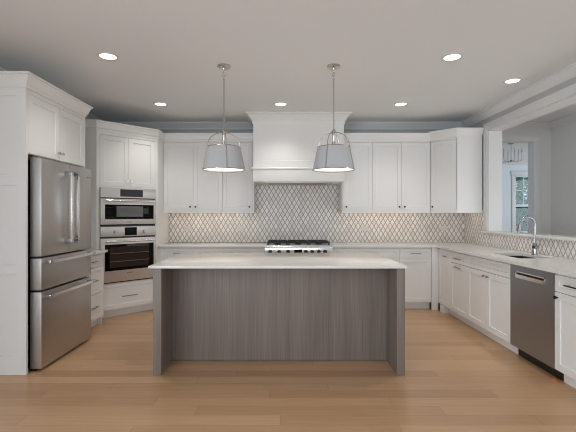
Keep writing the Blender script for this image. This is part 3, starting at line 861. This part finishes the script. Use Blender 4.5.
# ------------------------------------------------------------------ recessed lights
def can(label, x, y):
    t = thing('recessed_light', label, 'ceiling light', (x, y, H), 0, 'recessed ceiling lights')
    MB().lathe([(0.071, -0.0005), (0.094, -0.0005), (0.092, -0.006), (0.073, -0.008), (0.071, -0.004)], seg=40).build('trim_ring', 'plate', t)
    MB().lathe([(0, -0.0045), (0.0725, -0.0045), (0.0725, -0.0005), (0, -0.0005)], seg=40).build('lens', 'lens', t)
    l = bpy.data.lights.new('downlight', 'SPOT'); l.energy = CAN_W; l.color = WARM; l.spot_size = 2.05; l.spot_blend = 0.8; l.shadow_soft_size = 0.07
    lo = bpy.data.objects.new('downlight', l); C.objects.link(lo); lo.parent = t; lo.location = (0, 0, -0.012)
    return t
can('lit round recessed light in the ceiling beside the refrigerator cabinet crown', -1.595, 3.60)
can('lit round recessed light level with pendant mounts, on the sink side', 1.55, 3.62)
can('lit round recessed light above the sink, closest to the opening header', 2.475, 4.26)
can('lit round recessed light in the ceiling before the tall oven cabinet', -1.60, 5.16)
can('lit round recessed light between the pendant rods before range hood crown', -0.03, 5.16)
can('lit round recessed light in ceiling before the two-door and corner wall cabinets', 1.54, 5.16)

# ------------------------------------------------------------------ outlets and switch
def outlet(label, x, z):
    t = thing('outlet', label, 'outlet', (x, YB-0.0082, z), 0, 'electrical outlets')
    box('cover_plate', 'plate', t, -0.058, 0.058, -0.006, 0, -0.036, 0.036, 0.002)
    for s in (-1, 1):
        r = MB(); r.box(s*0.022-0.014, s*0.022+0.014, -0.0075, -0.0055, -0.017, 0.017, 0.001); r = r.build('receptacle', 'trim', t)
        q = MB(); q.box(s*0.022-0.006, s*0.022+0.006, -0.0082, -0.0074, 0.004, 0.006); q.box(s*0.022-0.006, s*0.022+0.006, -0.0082, -0.0074, -0.006, -0.004)
        q.build('slot', 'slot', r)
outlet('white outlet in tile below the two-door wall cabinet beside ovens', -1.50, 1.135)
outlet('white outlet in tile below single-door cabinet, oven side of rangetop', -0.67, 1.135)
outlet('white outlet in tile just past the rangetop on the sink side', 1.29, 1.135)
outlet('white outlet in tile below the angled corner wall cabinet', 2.54, 1.135)
t = thing('outlet', 'white outlet in low tile strip between ledge and worktop near sink', 'outlet', (XR-0.0082, 5.30, 1.0), R90, 'electrical outlets')
box('cover_plate', 'plate', t, -0.09, 0.09, -0.006, 0, -0.05, 0.05, 0.002)
for s in (-1, 1): box('receptacle', 'trim', t, s*0.045-0.025, s*0.045+0.025, -0.0075, -0.0055, -0.03, 0.03)
t = thing('light_switch', 'white rocker light switch on the grey hall wall beyond ledge', 'switch', (XH-0.0005, 6.0, 1.19), R90)
box('cover_plate', 'plate', t, -0.038, 0.038, -0.006, 0, -0.06, 0.06, 0.002)
box('rocker', 'trim', t, -0.017, 0.017, -0.009, -0.005, -0.034, 0.034, 0.001)

# ------------------------------------------------------------------ chandelier in the far room
ch = thing('chandelier', 'dark thin-armed candle chandelier in the bright room through the doorway', 'chandelier', (4.62, 8.0, H))
MB().lathe([(0, 0), (0.055, 0), (0.05, -0.02), (0, -0.025)], seg=24).build('canopy', 'pull', ch)
MB().cyl((0, 0, -0.02), (0, 0, -0.36), 0.0045).build('stem', 'pull', ch)
MB().sphere((0, 0, -0.36), 0.022).build('hub', 'pull', ch)
for k in range(6):
    a = PI/3*k+0.3; c, s_ = math.cos(a), math.sin(a)
    pts = [(0, 0, -0.36)]
    for j in range(9):
        q_ = -PI/2+PI/2*j/8
        r_ = 0.13+0.06*math.cos(q_); z_ = -0.31+0.07*math.sin(q_)
        pts.append((r_*c, r_*s_, z_))
    pts.append((0.19*c, 0.19*s_, -0.20))
    ar = MB().tube(pts, 0.0038, 8).build('arm', 'pull', ch)
    q = MB(); q.cyl((0.19*c, 0.19*s_, -0.20), (0.19*c, 0.19*s_, -0.19), 0.018); q.cyl((0.19*c, 0.19*s_, -0.19), (0.19*c, 0.19*s_, -0.12), 0.009)
    q.build('candle', 'plate', ar)

# ------------------------------------------------------------------ outdoors beyond the window
struct(box('ground', 'lawn', None, 0, 22, YF+0.25, 32, -0.4, -0.3))
def tree(label, x, y, h, r, n, m, seed):
    rnd = random.Random(seed)
    t = thing('tree', label, 'tree', (x, y, -0.3), 0, 'trees outside the window')
    q = MB(); q.cyl((0, 0, 0), (0, 0, h*0.75), 0.13, 0.06, 12)
    for k in range(6):
        a = k*1.1; q.cyl((0, 0, h*(0.25+0.07*k)), (r*.6*math.cos(a), r*.6*math.sin(a), h*(0.42+0.07*k)), 0.045, 0.015, 8)
    q.build('trunk', 'bark', t)
    q = MB()
    for k in range(n):
        while True:
            p = Vector((rnd.uniform(-1, 1), rnd.uniform(-1, 1), rnd.uniform(-1, 1)))
            if 0.25 < p.length < 1: break
        c = Vector((p.x*r, p.y*r, h*0.56+p.z*h*0.46))
        d = Vector((rnd.uniform(-1, 1), rnd.uniform(-1, 1), rnd.uniform(-1, 1))).normalized()
        e_ = d.orthogonal().normalized(); sz = rnd.uniform(0.07, 0.14)
        vs = [q.bm.verts.new(c+v) for v in (d*sz, e_*sz*.5, -d*sz, -e_*sz*.5)]
        q.bm.faces.new(vs)
    q.build('foliage', m, t, 0)
tree('light green leafy tree outside, filling the upper window panes', 9.6, 16.0, 5.6, 1.9, 5200, 'leaf', 1)
tree('dark blue-green shrub-like tree outside the lower window pane', 8.4, 13.6, 2.15, 1.2, 4200, 'leafd', 2)
